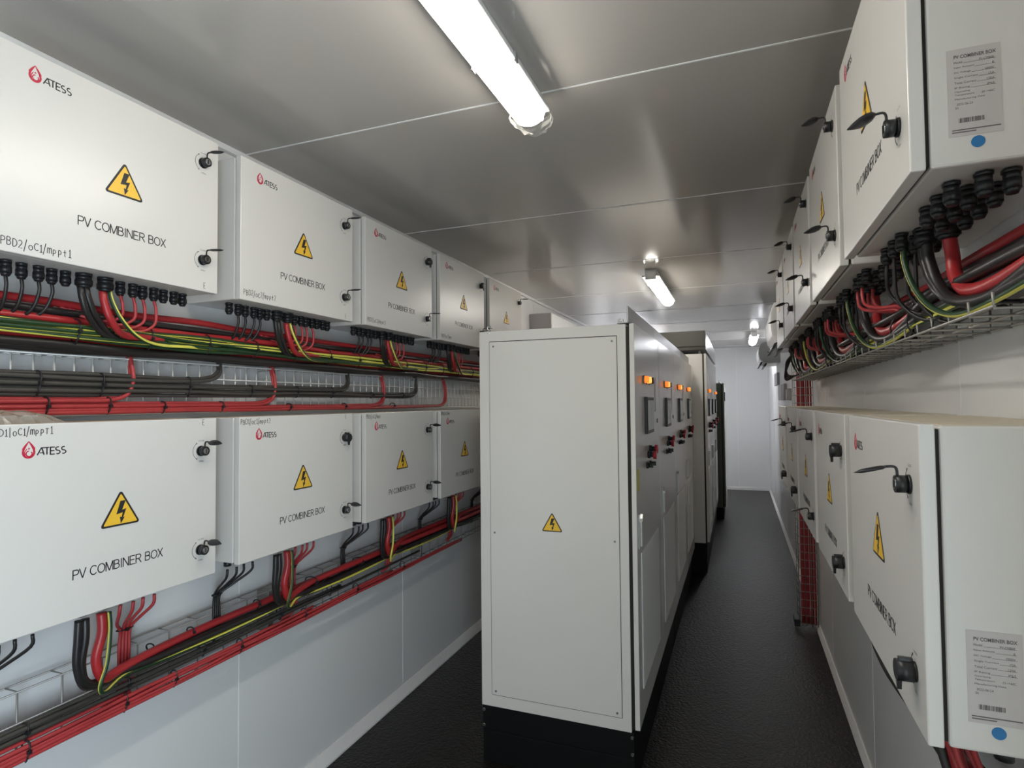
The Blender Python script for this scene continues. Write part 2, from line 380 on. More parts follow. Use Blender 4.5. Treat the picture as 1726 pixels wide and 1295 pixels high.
def make_box(name, loc, rz, label, upper, caps, hand_txt, hw, emark, rating, group, roll=0.1):
    t = E(name, loc, label, 'electrical box', rz, group)
    bm = bmesh.new(); bx(bm, 0, BD-DT-.006, -BW/2+.002, BW/2-.002, .002, BH-.002, bev=.004)
    O('body', bm, 'box', t)
    box_obj('gasket', (BD-DT-.0075, BD-DT+.001, -BW/2+.008, BW/2-.008, .008, BH-.008), 'gasket', t)
    bm = bmesh.new(); bx(bm, BD-DT, BD, -BW/2, BW/2, 0, BH, bev=.0022)
    O('door', bm, 'box', t)
    if upper is False:
        bm = bmesh.new(); bx(bm, .002, BD-DT-.01, -BW/2+.008, BW/2-.008, BH-.003, BH-.0010); O('dust_layer', bm, 'dust', t, label='brown dusty film on top')
    # lettering
    bm = bmesh.new(); print_sans(bm, 'PV COMBINER BOX', -.119, .121, .1025 if upper else .0955, .1265 if upper else .1195, .0026, .0005, F3); O('lettering', bm, 'ink', t)
    bm = bmesh.new(); warn_mesh(bm, -.001, .240 if upper else .236, .108, F3); O('warning_sign', bm, ['ink', 'sign_y'], t)
    # flame drop logo and maker's name
    lu, lv = -.217, (.428 if upper else .418); bm = bmesh.new(); N1 = .0005
    drop = [(0, .020), (.0065, .011), (.0115, .003)] + arc(0, -.005, .0125, .012, 20, -200, 12) + [(-.0115, .003), (-.0065, .011), (0, .020)]
    ribbon(bm, [(lu+a*.92, lv+b) for a, b in drop], [.0014, .0042, .0056] + [.0044]*13 + [.0056, .0042, .0014], 0, N1, F3)
    ribbon(bm, [(lu+.001+a, lv-.008+b) for a, b in arc(0, 0, .0062, .0062, 95, 400, 12)], .0022, 0, N1, F3)
    ribbon(bm, [(lu-.007, lv-.012), (lu-.008, lv-.004), (lu-.004, lv+.003)], .0018, 0, N1, F3)
    poly(bm, [(lu+.0005+a, lv+.0035+b) for a, b in arc(0, 0, .0019, .0019, 0, 315, 7)], 0, N1, F3)
    O('logo', bm, 'red_ink', t)
    bm = bmesh.new(); u = lu+.0175; h = .0165; wd = .0027; v0 = lv-.013
    ribbon(bm, [(u, v0), (u+.0085, v0+h), (u+.025, v0+h)], wd, 0, N1, F3); ribbon(bm, [(u+.0095, v0+h), (u+.0145, v0)], wd, 0, N1, F3)
    ribbon(bm, [(u+.0045, v0+.005), (u+.0125, v0+.005)], wd*.8, 0, N1, F3); ribbon(bm, [(u+.0205, v0+h), (u+.0205, v0)], wd, 0, N1, F3)
    u2 = u+.0265
    for q in ([(.011, 1), (0, 1)], [(.0014, 1), (.0014, 0)], [(0, 0), (.011, 0)], [(0, .5), (.010, .5)]): ribbon(bm, [(u2+a, v0+b*h) for a, b in q], wd, 0, N1, F3)
    for q in (u2+.0125, u2+.0255):
        ribbon(bm, [(q+a*.0145-.001, v0+b*h) for a, b in G['S'][0]], wd, 0, N1, F3)
    O('maker_name', bm, 'ink', t)
    for (v, st) in zip((.394, .095) if upper else (.380, .085), caps): make_lock(t, .243, v, st, 1, roll)
    if hand_txt:
        bm = bmesh.new(); rnd = random.Random(len(hand_txt)*7+int(loc[1]*10)); strokes(bm, hand_txt, *hw, F3_N, F3, .07, rnd=rnd)
        if emark: strokes(bm, 'E', .248, .010 if upper else .457, .017, .0014, F3_N, F3)
        O('marker_writing', bm, 'ink', t)
    for i, u in enumerate(GL_SMALL):
        bm = bmesh.new(); make_gland(bm, u, gxr(i) if rating else gx(i), .0125, not upper); O('cable_gland', bm, 'gland', t)
    if rating and upper:
        for u in GL_SMALL[::2]:
            bm = bmesh.new(); make_gland(bm, u, .105, .0125); O('cable_gland', bm, 'gland', t)
    for u, xg in (((-.012, .112), (-.062, .136)) if rating else ((-.050, .165), (.006, .165))):
        bm = bmesh.new(); make_gland(bm, u, xg, .022 if rating else .020, not upper); O('cable_gland', bm, 'gland', t)
    if rating:
        ly = BW/2-.002; L3 = lambda uu, v, n: (.203-uu, ly+n, v)      # uu runs right as read; faces +y
        x1 = .195; # label spans local x .128 .. .195
        bm = bmesh.new(); w_, z0, z1 = .067, .045, .178
        L3 = lambda uu, v, n: (x1-uu, ly+n, v)
        poly(bm, [(0, z0), (w_, z0), (w_, z1), (0, z1)], 0, .0006, L3); rl = O('rating_label', bm, 'paper', t)
        bm = bmesh.new(); n = .0009
        text(bm, 'PV COMBINER BOX', .009, .061, z1-.015, z1-.0095, n, L3, bold=.02)
        rows = ['Model', 'Input Amount', 'DC Voltage', 'Single Current', 'Total Current', 'IP Rating']
        vals = ['PV-CMB08', '8', '1000V', '15A', '120A', 'IP65']
        for i, (a, b) in enumerate(zip(rows, vals)):
            vv = z1-.0225-i*.0078
            text(bm, a, .009, .009+.0021*len(a), vv, vv+.0034, n, L3); text(bm, b, .058-.0022*len(b), .058, vv, vv+.0034, n, L3)
            ribbon(bm, [(.010+.0021*len(a), vv), (.060, vv)], .0003, n-.0002, n, L3)
        vv = z1-.0225-6*.0078+.002
        text(bm, 'Operating', .009, .028, vv, vv+.0032, n, L3); text(bm, 'Temperature', .009, .033, vv-.005, vv-.0018, n, L3); text(bm, '-25~+60C', .041, .058, vv-.005, vv-.0018, n, L3)
        text(bm, 'Manufacturing Date', .009, .046, vv-.0115, vv-.008, n, L3); text(bm, '2022-06-24', .011, .031, vv-.019, vv-.0155, n, L3); text(bm, 'SN', .009, .013, vv-.0245, vv-.021, n, L3)
        rb = random.Random(3); uu = .013
        while uu < .045:
            wdd = rb.choice((.0004, .0008, .0012)); poly(bm, [(uu, z0+.020), (uu+wdd, z0+.020), (uu+wdd, z0+.027), (uu, z0+.027)], n-.0002, n, L3); uu += wdd+rb.choice((.0004, .0006, .001))
        for q, (a, b) in enumerate(((.004, .064), (.004, .034))): ribbon(bm, [(a, z0+.0095-q*.0035), (b, z0+.0095-q*.0035)], .0016, n-.0002, n, L3)
        O('label_print', bm, 'inkgrey', rl)
        bm = bmesh.new(); poly(bm, [(.036+a, .034+b) for a, b in arc(0, 0, .0088, .0088, 0, 345, 23)], 0, .0007, L3); O('round_sticker', bm, 'blue', t)
    return t
F3_N = .0005
PITCH_L, PITCH_R = .690, .670
LY = [1.073+PITCH_L*i for i in range(5)]
RY = [1.350+PITCH_R*i for i in range(5)]
ZU, ZL = 1.948, 1.084
LROLL, RROLL = .55, .5
ORD = ['nearest', 'second', 'third', 'fourth', 'farthest']
up_txt = ['PBD2/OC1/mppt1', 'PBD2/OC2/mppt2', 'PBD2/OC3/mppt3', 'PBD2/OC2/mpp', '']
lo_txt = ['PBD1|OC1/mppT1', 'PBD1/OC1/mppt2', 'PBD1/OC1/mpp', 'PBD1/OC2/mp', '']
up_cap = [(.06, .06), (.02, -.02), ('closed', .05), ('closed', .05), (.03, .03)]
lo_cap = [(.10, .12), ('closed', .14), (.10, .12), (.1, .1), (.1, .1)]
up_lab = ['large white PV combiner box nearest the camera in upper left row',
          'white PV combiner box second from the camera in the upper left row',
          'white PV combiner box third from the camera in the upper left row',
          'white PV combiner box with strong glare, fourth in the upper left row, behind cabinet corner',
          'glaring white PV combiner box at the far end of upper left row']
lo_lab = ['large white PV combiner box in lower left row with plastic bag on top',
          'white PV combiner box second from the camera in the lower left row',
          'white PV combiner box third from the camera in the lower left row',
          'shaded white PV combiner box half hidden by the tall cabinet in the lower left row',
          'white PV combiner box at far end of lower left row, behind tall cabinet']
for i in range(5):
    hw = (-.280, .015, .0185, .0017) if i == 0 else (-.287, .018, .0175, .0016)
    make_box('combiner_box', (WL, LY[i], ZU), 0, up_lab[i], True, up_cap[i], up_txt[i], hw, i < 2, False, 'combiner boxes in the upper left row')
for i in range(5):
    hw = (-.296, .453, .0165, .0016)
    make_box('combiner_box', (WL, LY[i], ZL), 0, lo_lab[i], False, lo_cap[i], lo_txt[i], hw, i < 2, False, 'combiner boxes in the lower left row', LROLL)
ru_lab = ['white PV combiner box nearest the camera in the upper right row',
          'white PV combiner box second from the camera in the upper right row',
          'white PV combiner box third from the camera in the upper right row',
          'white PV combiner box fourth from the camera in the upper right row',
          'white PV combiner box at the far end of the upper right row']
rl_lab = ['dusty-topped white PV combiner box nearest the camera in lower right row',
          'white PV combiner box second from the camera in the lower right row',
          'white PV combiner box third from the camera in the lower right row',
          'white PV combiner box fourth from the camera in the lower right row',
          'white PV combiner box at the far end of the lower right row']
for i in range(5):
    make_box('combiner_box', (WR, RY[i], ZU), PI, ru_lab[i], True, [(.42, .45), (.35, .30), (.35, .30), (.35, .3), (.3, .3)][i], '', None, False, True, 'combiner boxes in the upper right row', RROLL)
for i in range(5):
    make_box('combiner_box', (WR, RY[i], ZL), PI, rl_lab[i], False, [(.22, 'closed'), ('closed', 'closed'), (.25, .25), (.25, 'closed'), (.25, 'closed')][i], '', None, False, True, 'combiner boxes in the lower right row')

# ------------------------------------------------------------------ cables
def cable(name, pts, r, m, label, group=None, cat='cable', sub=6, n=8, twist=0.0, ysh=.4, ph0=0.0):
    bm = bmesh.new(); p0 = Vector(pts[0])
    if m == 'earth':
        tube(bm, pts, r, 10, 0, 1, sub, twist or 1.6, ysh, ph0); ms = ['egreen', 'eyellow']
    else:
        tube(bm, pts, r, n, sub=sub); ms = m
    return O(name, bm, ms, None, label, cat, group, loc=p0, fixn=True)
def wob(y0, y1, step, X, Z, ax, az, seed):
    rd = random.Random(seed); n = max(2, int((y1-y0)/step)); return [(X+rd.uniform(-ax, ax), y0+(y1-y0)*i/n, Z+rd.uniform(-az, az)) for i in range(n+1)]
def tie(c, rx, rz, label, group, m='gland', nrm='y'):
    bm = bmesh.new()
    pts = [(c[0]+rx*math.cos(a), c[1]+.003*math.sin(2*a), c[2]+rz*math.sin(a)) if nrm == 'y' else (c[0]+rx*math.cos(a), c[1]+rz*math.sin(a), c[2]) for a in [2*PI*i/14 for i in range(15)]]
    tube(bm, pts, .0022, 6)
    bx(bm, c[0]+(rx if rx > 0 else 0)-.004, c[0]+rx+.005, c[1]-.004, c[1]+.004, c[2]-.004, c[2]+.004)
    return O('cable_tie', bm, m, None, label, 'cable tie', group, loc=c)

# ---- left upper run (between the two left rows)
XU = -1.655
runs = [('rcable', 1.872, -1.670, .0105, 'thick red power cable running topmost in the left upper bundle'),
        ('bcable', 1.850, -1.660, .0100, 'thick black power cable between the two upper red ones on the left'),
        ('rcable', 1.829, -1.650, .0110, 'thick red power cable just above the yellow-green wires on the left'),
        ('bcable', 1.806, -1.668, .0105, 'thick black power cable behind the yellow-green wires on the left'),
        ('rcable', 1.780, -1.662, .0105, 'thick red power cable just below the yellow-green wires on the left'),
        ('bcable', 1.760, -1.642, .0120, 'thick black power cable resting on the front rail of left mesh tray'),
        ('bcable', 1.757, -1.672, .0120, 'thick black power cable at the back bottom of left upper bundle')]
for i, (m, z, x, r, lab) in enumerate(runs):
    cable('power_cable', wob(.30, 4.6, .22, x, z, .003, .004, 20+i), r, m, lab, 'thick power cables in the left upper bundle', n=10, sub=4)
for i in range(9):
    z = 1.782+.0042*i
    p = wob(.30, 4.5, .27, -1.630+.004*math.sin(i*2.1), z, .004, .007, 50+i)
    cable('earth_cable', p, .0056, 'earth', 'yellow-green earth wire in the striped bundle along the left upper tray', 'yellow-green wires of the left upper bundle', sub=5)
for j, y in enumerate([.62+.205*i for i in range(17)]):
    tie((-1.638, y, 1.800), .022, .034, 'black cable tie around the yellow-green wires on the left', 'ties around the yellow-green wires')
G_RT, G_BT = 'thin red cables under the upper left boxes', 'thin black cables under the upper left boxes'
for b in range(5):
    yc = LY[b]; on = ['nearest', 'second', 'third', 'fourth', 'farthest'][b]
    gz = ZU-.034; X0 = WL+.165
    for q in (0, 1):
        cable('power_cable', [(X0, yc-.058+.014*q, gz), (X0+.002, yc-.054+.016*q, gz-.03), (X0-.008, yc-.030+.02*q, gz-.075), (X0-.030, yc+.03+.02*q, gz-.118), (X0-.045, yc+.13, gz-.125), (X0-.06, yc+.30, gz-.120)],
              .0085, 'bcable', 'pair of black power cables curving out of the %s upper left box' % on, 'black drop cables of the %s upper left box' % on)
    cable('power_cable', [(X0-.004, yc+.002, gz), (X0, yc+.004, gz-.03), (X0, yc+.022, gz-.075), (X0-.015, yc+.07, gz-.112), (X0-.03, yc+.16, gz-.112), (X0-.055, yc+.32, gz-.107)],
          .010, 'rcable', 'red power cable curving out of the %s upper left box' % on)
    cable('earth_cable', [(X0+.006, yc+.014, gz), (X0+.012, yc+.018, gz-.03), (X0+.018, yc+.04, gz-.075), (X0+.010, yc+.09, gz-.115), (X0-.012, yc+.17, gz-.132), (X0-.026, yc+.30, gz-.128), (X0-.055, yc+.42, gz-.125)],
          .0055, 'earth', 'single yellow-green earth wire curving down from the %s upper left box' % on, ysh=.6)
    if b < 4:
        for q in range(4):
            yy = yc+GL_SMALL[6+q]; xx = WL+gx(6+q); d = .006*q
            cable('signal_cable', [(xx, yy, gz), (xx+.002, yy+.006, gz-.03), (xx-.004, yy+.006, gz-.062-d*.6), (xx-.022, yy-.028, gz-.078-d), (xx-.045, yy-.085, gz-.066-d), (xx-.065, yy-.13, gz-.045-d), (xx-.08, yy-.14, gz-.07), (xx-.08, yy-.145, gz-.11)],
                  .0042, 'rthin', 'thin red cable looping under the %s upper left box' % on, G_RT+' ('+on+')', sub=5)
        for q in range(1, 5):
            yy = yc+GL_SMALL[q]; xx = WL+gx(q)
            cable('signal_cable', [(xx, yy, gz), (xx-.002, yy+.003, gz-.03), (xx-.025, yy+.010-.004*q, gz-.075), (xx-.065, yy+.012-.012*q, gz-.10), (xx-.085, yy+.01-.02*q, gz-.13)],
                  .0042, 'bcable', 'thin black cable dropping behind the bundle from the %s upper left box' % on, G_BT+' ('+on+')', sub=4)

# ---- wire mesh trays
def mesh_tray(label, X, y0, y1, zs, step, flange, wr=.0030, sgn=1, zm='zinc'):
    t = E('wire_mesh_tray', (X, y0, zs[-1]), label, 'cable tray')
    L3 = lambda x, y, z: Vector((x-X, y-y0, z-zs[-1]))
    for i, z in enumerate(zs):
        bm = bmesh.new(); tube(bm, [L3(X+sgn*.004, y0, z), L3(X+sgn*.004, y1, z)], wr, 6); O('long_wire', bm, zm, t)
    for z in ((zs[0], zs[-1]) if flange else ()):
        bm = bmesh.new(); tube(bm, [L3(X-sgn*flange, y0, z), L3(X-sgn*flange, y1, z)], wr, 6); O('long_wire', bm, zm, t)
    y = y0+.012
    while y < y1:
        pts = [L3(X, y, zs[0]), L3(X, y, zs[-1])]
        if flange: pts = [L3(X-sgn*flange*1.0, y, zs[0])] + pts + [L3(X-sgn*flange, y, zs[-1])]
        bm = bmesh.new(); tube(bm, pts, wr*.95, 6); O('cross_wire', bm, zm, t)
        y += step
    for yb in [y0+.35+i*1.15 for i in range(int((y1-y0)/1.15)+1)]:
        if yb < y1 and flange:
            bm = bmesh.new(); bx(bm, -sgn*(flange+.016) if sgn > 0 else .004, -.004 if sgn > 0 else flange+.016, yb-y0-.012, yb-y0+.012, .008, zs[0]-zs[-1]-.008, bev=.002)
            O('wall_bracket', bm, zm, t)
    return t
mesh_tray('galvanised wire mesh cable tray along the left wall between the two box rows', -1.690, .30, 4.7, (1.740, 1.690, 1.635, 1.578), .05, .052)
mesh_tray('galvanised wire mesh cable tray along the left wall below the lower boxes', -1.695, .30, 4.7, (.890, .812, .722), .105, .048, wr=.0026, zm='zincdark')

# ---- cables on the upper mesh tray
XM = -1.676
G1 = 'dark grey cables tied along the left upper mesh tray'
ends = [1.53, 2.25, 2.25, 2.86, 2.86, 2.86, 1.53]
for i, ye in enumerate(ends):
    z = [1.688, 1.668, 1.660, 1.652, 1.644, 1.636, 1.680][i]; x = XM+[.0, .0, .010, .001, .011, .002, .010][i]
    p = wob(.30, ye-.16, .25, x, z, .001, .003, 90+i)+[(x, ye-.05, z+.006), (x-.004, ye-.005, z+.028), (x-.02, ye+.012, 1.74), (x-.022, ye+.015, 1.77)]
    cable('signal_cable', p, .0062, 'gcable', 'dark grey cable of the tied bundle crossing the left upper mesh tray', G1, sub=4)
G2 = 'thin red cables tied along the left upper mesh tray'
for i in range(8):
    ye = [1.21, 1.21, 1.78, 1.78, 2.53, 2.53, 3.2, 3.2][i]; z = [1.622, 1.615, 1.607, 1.601, 1.596, 1.591, 1.587, 1.584][i]
    x = XM+[.0, .010][i % 2]
    p = wob(.30, ye-.17, .25, x, z, .001, .002, 130+i)+[(x, ye-.07, z+.003), (x, ye-.015, z+.02), (x-.002, ye+.004, z+.06), (x-.006, ye+.006, 1.70), (x-.02, ye+.008, 1.745), (x-.03, ye+.01, 1.80)]
    if i < 2: p = [(q[0], q[1], q[2]) for q in p]
    cable('signal_cable', p, .0060, 'rthin', 'thin red cable of the tied bundle along the bottom of left upper mesh tray', G2, sub=4)
for j, y in enumerate((.62, .96, 1.12, 1.40, 1.66, 1.9, 2.12, 2.42, 2.7)):
    zc, hz = ((1.662, .032) if y < 1.5 else (1.652, .022) if y < 2.2 else (1.644, .014))
    tie((XM+.006, y, zc), .016, hz, 'black cable tie around the dark grey cables on the left upper mesh tray', 'ties on the dark grey tray cables')
for j, y in enumerate((.97, 1.13, 1.30, 1.52, 1.85, 2.2, 2.6)):
    zc, hz = ((1.602, .024) if y < 1.2 else (1.596, .018) if y < 1.75 else (1.591, .014))
    tie((XM+.006, y+.01, zc), .015, hz, 'black cable tie around the thin red cables on the left upper mesh tray', 'ties on the thin red tray cables')

# ---- lower left drops and runs
ZT = ZL
GBK = 'thick black cables on the left lower tray'
for b in range(5):
    yc = LY[b]; on = ['nearest', 'second', 'third', 'fourth', 'farthest'][b]; gz = ZT-.034; X0 = WL+.165; last = 4.6
    xr, zr = [(-1.672, .868), (-1.645, .874), (-1.672, .895), (-1.645, .900), (-1.66, .922)][b]
    nxt = [(xr, y, zr+.004*math.sin(y*3+b)) for y in [yc+.42+.3*i for i in range(int((last-yc-.42)/.3)+1)]]
    zb = .843
    nb = [(-1.662, y, zb+.003*math.sin(y*2.6+b)) for y in [yc+.42+.3*i for i in range(int((last-yc-.42)/.3)+1)]] if b == 0 else [(-1.70, yc+.36, zb+.01)]
    for q in (0, 1):
        cable('power_cable', [(X0, yc-.050+.016*q, gz), (X0+.004*q, yc-.052+.016*q, gz-.05), (X0-.005, yc-.050+.012*q, gz-.12), (X0-.012, yc-.022+.006*q, gz-.182+.006*q), (X0-.030, yc+.06, gz-.200+.010*q), (X0-.055+.012*q, yc+.2, zb+.004)]+[(x_+.022*q-.008, y_, z_) for x_, y_, z_ in nb],
              .0098, 'bcable', 'thick black power cables hooking from the %s lower left box onto the tray' % on, 'black power cables of the %s lower left box' % on)
    cable('power_cable', [(X0-.004, yc+.010, gz), (X0, yc+.010, gz-.05), (X0-.005, yc-.002, gz-.12), (X0-.010, yc+.022, gz-.178), (X0-.035, yc+.09, gz-.185), (X0-.06, yc+.22, zr-.003)]+nxt,
          .0125, 'rcable', 'thick red power cable hooking from the %s lower left box onto the tray' % on)
    cable('earth_cable', [(X0+.010, yc+.022, gz), (X0+.014, yc+.022, gz-.05), (X0+.018, yc+.012, gz-.13), (X0+.016, yc-.004, gz-.185), (X0+.004, yc+.018, gz-.212), (X0-.03, yc+.10, gz-.205), (X0-.045, yc+.24, .832), (X0-.05, yc+.5, .826), (X0-.056, yc+.8, .835), (X0-.085, yc+1.0, .85)],
          .0052, 'earth', 'yellow-green earth wire looping below the %s lower left box' % on, ysh=.6)
    cy0 = yc+.136
    for q in range(4):
        yy = yc+GL_SMALL[6+q]+.012; xx = WL+gx(6+q)
        ys = cy0+.010*(q-1.5)
        cable('signal_cable', [(xx, yy, gz), (xx-.006, yy, gz-.030), (xx-.05, (yy+ys)/2, gz-.07), (-1.682, ys, .950), (-1.686, ys, .90), (-1.686, ys, .83), (-1.684, ys+.004*q, .785), (-1.68, ys-.05, .762)],
              .0046, 'rthin', 'thin red cable fanning down from the %s lower left box' % on, 'red fan of the %s lower left box' % on, sub=4)
    tie((-1.684, cy0, .952), .010, .024, 'black cable tie at the red fan below the %s lower left box' % on, None, nrm='z')
    cb = yc-.228
    for q in range(4):
        yy = yc+GL_SMALL[q]; xx = WL+gx(q); ys = cb+.008*(q-1.5)
        cable('signal_cable', [(xx, yy, gz), (xx-.006, yy, gz-.03), (xx-.05, (yy+ys)/2, gz-.07), (-1.684, ys, .950), (-1.688, ys, .90), (-1.686, ys, .84), (-1.684, ys-.01*q, .800)],
              .0042, 'bcable', 'thin black cable fanning down from the %s lower left box' % on, 'black fan of the %s lower left box' % on, sub=4)
    tie((-1.685, cb, .952), .009, .020, 'black cable tie at the black fan below the %s lower left box' % on, None, nrm='z')
G3 = 'dark grey cables tied along the left lower mesh tray'
for i in range(5):
    ye = [1.53, 1.53, 2.2, 2.2, 2.9][i]; z = .806-.0075*i; x = -1.682+.010*(i % 2)
    cable('signal_cable', wob(.3, ye, .3, x, z, .001, .003, 170+i), .0060, 'gcable', 'dark grey cable of the tied bundle on the left lower mesh tray', G3, sub=3)
G4 = 'thin red cables tied along the left lower mesh tray'
for i in range(8):
    ye = [1.22, 2.0, 2.0, 2.6, 2.6, 3.4, 3.4, 3.4][i]; z = .764-.0055*i; x = -1.676+.010*(i % 2)
    cable('signal_cable', wob(.3, ye, .22, x, z, .002, .005, 190+i), .0058, 'rthin', 'thin red cable of the tied bundle on the left lower mesh tray', G4, sub=3)
for y in (.95, 1.2, 1.36, 1.62, 1.95, 2.3, 2.7):
    tie((-1.671, y, .745), .013, .026, 'black cable tie around the thin red cables on the left lower tray', 'ties on the lower red tray cables')
for y in (.93, 1.19, 1.45, 1.8, 2.1):
    tie((-1.677, y+.02, .791), .013, .022, 'black cable tie around the dark grey cables on the left lower tray', 'ties on the lower grey tray cables')
for y in (1.28, 1.42, 1.7, 1.98, 2.3, 2.62):
    tie(*(((-1.672, y, .868), .0150, .0150) if y < 1.8 else ((-1.659, y, .872), .030, .019)), 'black cable tie around the thick red and black cables on the left lower tray', 'ties on the lower power cables')

# ---- right upper run
G5 = 'thick power cables running under the upper right boxes'
rr = [('rcable', 1.872, .440, .0125, 'red'), ('bcable', 1.848, .425, .0125, 'black'), ('bcable', 1.828, .445, .0125, 'black'), ('bcable', 1.800, .430, .0125, 'black'), ('rcable', 1.806, .412, .0125, 'red')]
for i, (m, z, x, r, c) in enumerate(rr):
    p = wob(.35, 4.45, .26, x, z, .004, .006, 230+i)
    if i == 4: p = [(x, y, z-.004+.006*math.sin(5*y)) for y in [.35+.22*k_ for k_ in range(19)]]
    lab = ['thick red power cable running highest along the right wall', 'thick black power cable below the highest red one along the right wall', 'thick black power cable nearest the right wall in the upper run',
           'thick black power cable lying on the right upper tray', 'thick red power cable bulging in front of the right upper tray'][i]
    cable('power_cable', p, r, m, lab, None, n=10, sub=5)
for i in range(5):
    cable('earth_cable', wob(.35, 4.3, .24, .392+.006*(i % 3), 1.772+.006*i, .004, .006, 250+i), .0056, 'earth', 'yellow-green earth wire in the bundle along the right upper tray', 'yellow-green wires of the right upper bundle', sub=5)
for b in range(5):
    yc = RY[b]; on = ORD[b]; gz = ZU-.034; X0 = WR-.165
    tail = lambda x, z: [(x, yc-.52, z), (x+.006, yc-.85, z+.006)]+([(x+.004, yc-1.25, z), (x, yc-1.65, z)] if b == 1 else [(x+.03, yc-1.0, z+.02)] if b > 1 else [])
    cable('power_cable', [(X0+.055, yc+.012, gz), (X0+.058, yc+.008, gz-.035), (X0+.056, yc-.012, gz-.080), (X0+.054, yc-.075, gz-.118), (X0+.056, yc-.19, gz-.128), (X0+.062, yc-.34, gz-.115)]+tail(X0+.066, gz-.098),
          .0125, 'rcable', 'thick red power cable hooking out of the %s upper right box' % on, n=12)
    for q in (0, 1):
        cable('power_cable', [(X0+.028, yc+.05+.024*q, gz), (X0+.030, yc+.046+.024*q, gz-.035), (X0+.036, yc+.015+.02*q, gz-.09), (X0+.04, yc-.06, gz-.134), (X0+.048, yc-.19, gz-.150), (X0+.056, yc-.34, gz-.138+.012*q)]+tail(X0+.060-.01*q, gz-.122+.02*q),
              .0110, 'bcable', 'thick black power cables hooking out of the %s upper right box' % on, 'black drop cables of the %s upper right box' % on)
    cable('earth_cable', [(X0-.005, yc+.085, gz), (X0-.004, yc+.082, gz-.03), (X0+.004, yc+.055, gz-.085), (X0+.016, yc-.01, gz-.138), (X0+.030, yc-.11, gz-.166), (X0+.045, yc-.25, gz-.158), (X0+.055, yc-.42, gz-.136)],
          .0056, 'earth', 'yellow-green earth wire curving down from the %s upper right box' % on, ysh=.3, ph0=1.9)
    if b:
        for q in range(4):
            yy = yc-GL_SMALL[6+q]; xx = WR-gxr(6+q)
            cable('signal_cable', [(xx, yy, gz), (xx, yy-.004, gz-.03), (xx+.005, yy-.02, gz-.055), (xx+.03, yy-.06, gz-.07), (xx+.06, yy-.11, gz-.075), (xx+.09, yy-.14, gz-.09)],
                  .0045, 'rthin', 'thin red cable curling under the %s upper right box' % on, 'thin red cables of the %s upper right box' % on, sub=4)
    for q in range(1, 5):
        yy = yc-GL_SMALL[q]; xx = WR-gxr(q); dd = .012*q
        cable('signal_cable', [(xx, yy, gz), (xx, yy+.004, gz-.03), (xx+.01, yy+.02, gz-.06-dd), (xx+.05, yy-.02, gz-.11-dd), (xx+.10, yy-.08, gz-.13), (xx+.12, yy-.16, gz-.14)],
              .0042, 'bcable', 'thin black cable curling under the %s upper right box' % on, 'thin black cables of the %s upper right box' % on, sub=4)
for y in (1.62, 1.78, 2.06, 2.3, 2.72, 3.0):
    tie((.400, y, 1.785), .026, .034, 'black cable tie around the cables on the right upper tray', 'ties on the right upper tray cables')
# right upper tray: shallow basket, floor wires towards the wall
t = E('wire_mesh_tray', (.36, 1.075, 1.738), 'galvanised wire mesh cable tray along the right wall under the upper boxes', 'cable tray')
for xx, zz in ((0, 0), (.064, 0), (.128, 0), (.128, .045)):
    bm = bmesh.new(); tube(bm, [(xx, 0 if zz == 0 else .12, zz), (xx, 3.5, zz)], .0026, 6); O('long_wire', bm, 'zincdark', t)
y = .004
while y < 3.5:
    bm = bmesh.new(); tube(bm, [(.128, y, .045), (.128, y, -.003), (0, y, -.003), (0, y, .022)], .0025, 6); O('cross_wire', bm, 'zincdark', t); y += .10
# vertical riser with red cables at the end of the right boxes
t = E('wire_mesh_tray', (.37, 4.60, .02), 'upright wire mesh riser with red cables at the end of the right wall boxes', 'cable tray')
for xx in (0, .04, .08, .118):
    bm = bmesh.new(); tube(bm, [(xx, 0, 0), (xx, 0, 1.93)], .0027, 6); O('long_wire', bm, 'zincdark', t)
for xx in (0, .118):
    bm = bmesh.new(); tube(bm, [(xx, .14, 0), (xx, .14, 1.93)], .0027, 6); O('long_wire', bm, 'zincdark', t)
z = .02
while z < 1.93:
    bm = bmesh.new(); tube(bm, [(0, .14, z), (0, 0, z), (.118, 0, z), (.118, .14, z)], .0025, 6); O('cross_wire', bm, 'zincdark', t); z += .055
bm = bmesh.new(); bx(bm, -.035, .0, -.02, .10, .0, .05, bev=.006); O('foot_clamp', bm, 'gland', t)
for i in range(7):
    cable('signal_cable', wob(0, 1.74, .3, 0, 0, .002, .002, 300+i) and [(.392+.014*i, 4.62+.012*(i % 2), z_) for z_ in [.03+.2*k_ for k_ in range(10)]], .0065, 'rthin', 'red cable standing in the upright riser at the end of right boxes', 'red cables in the upright riser', sub=2)
for i in range(4):
    cable('signal_cable', [(.345, 4.22+.03*i, 1.912), (.30, 4.24+.03*i, 1.85-.02*i), (.31, 4.34+.03*i, 1.775-.012*i), (.37, 4.46+.02*i, 1.77), (.44, 4.56, 1.80)], .006, 'bcable', 'black cable looping from the farthest upper right box to the riser', 'black loops at the riser', sub=5)

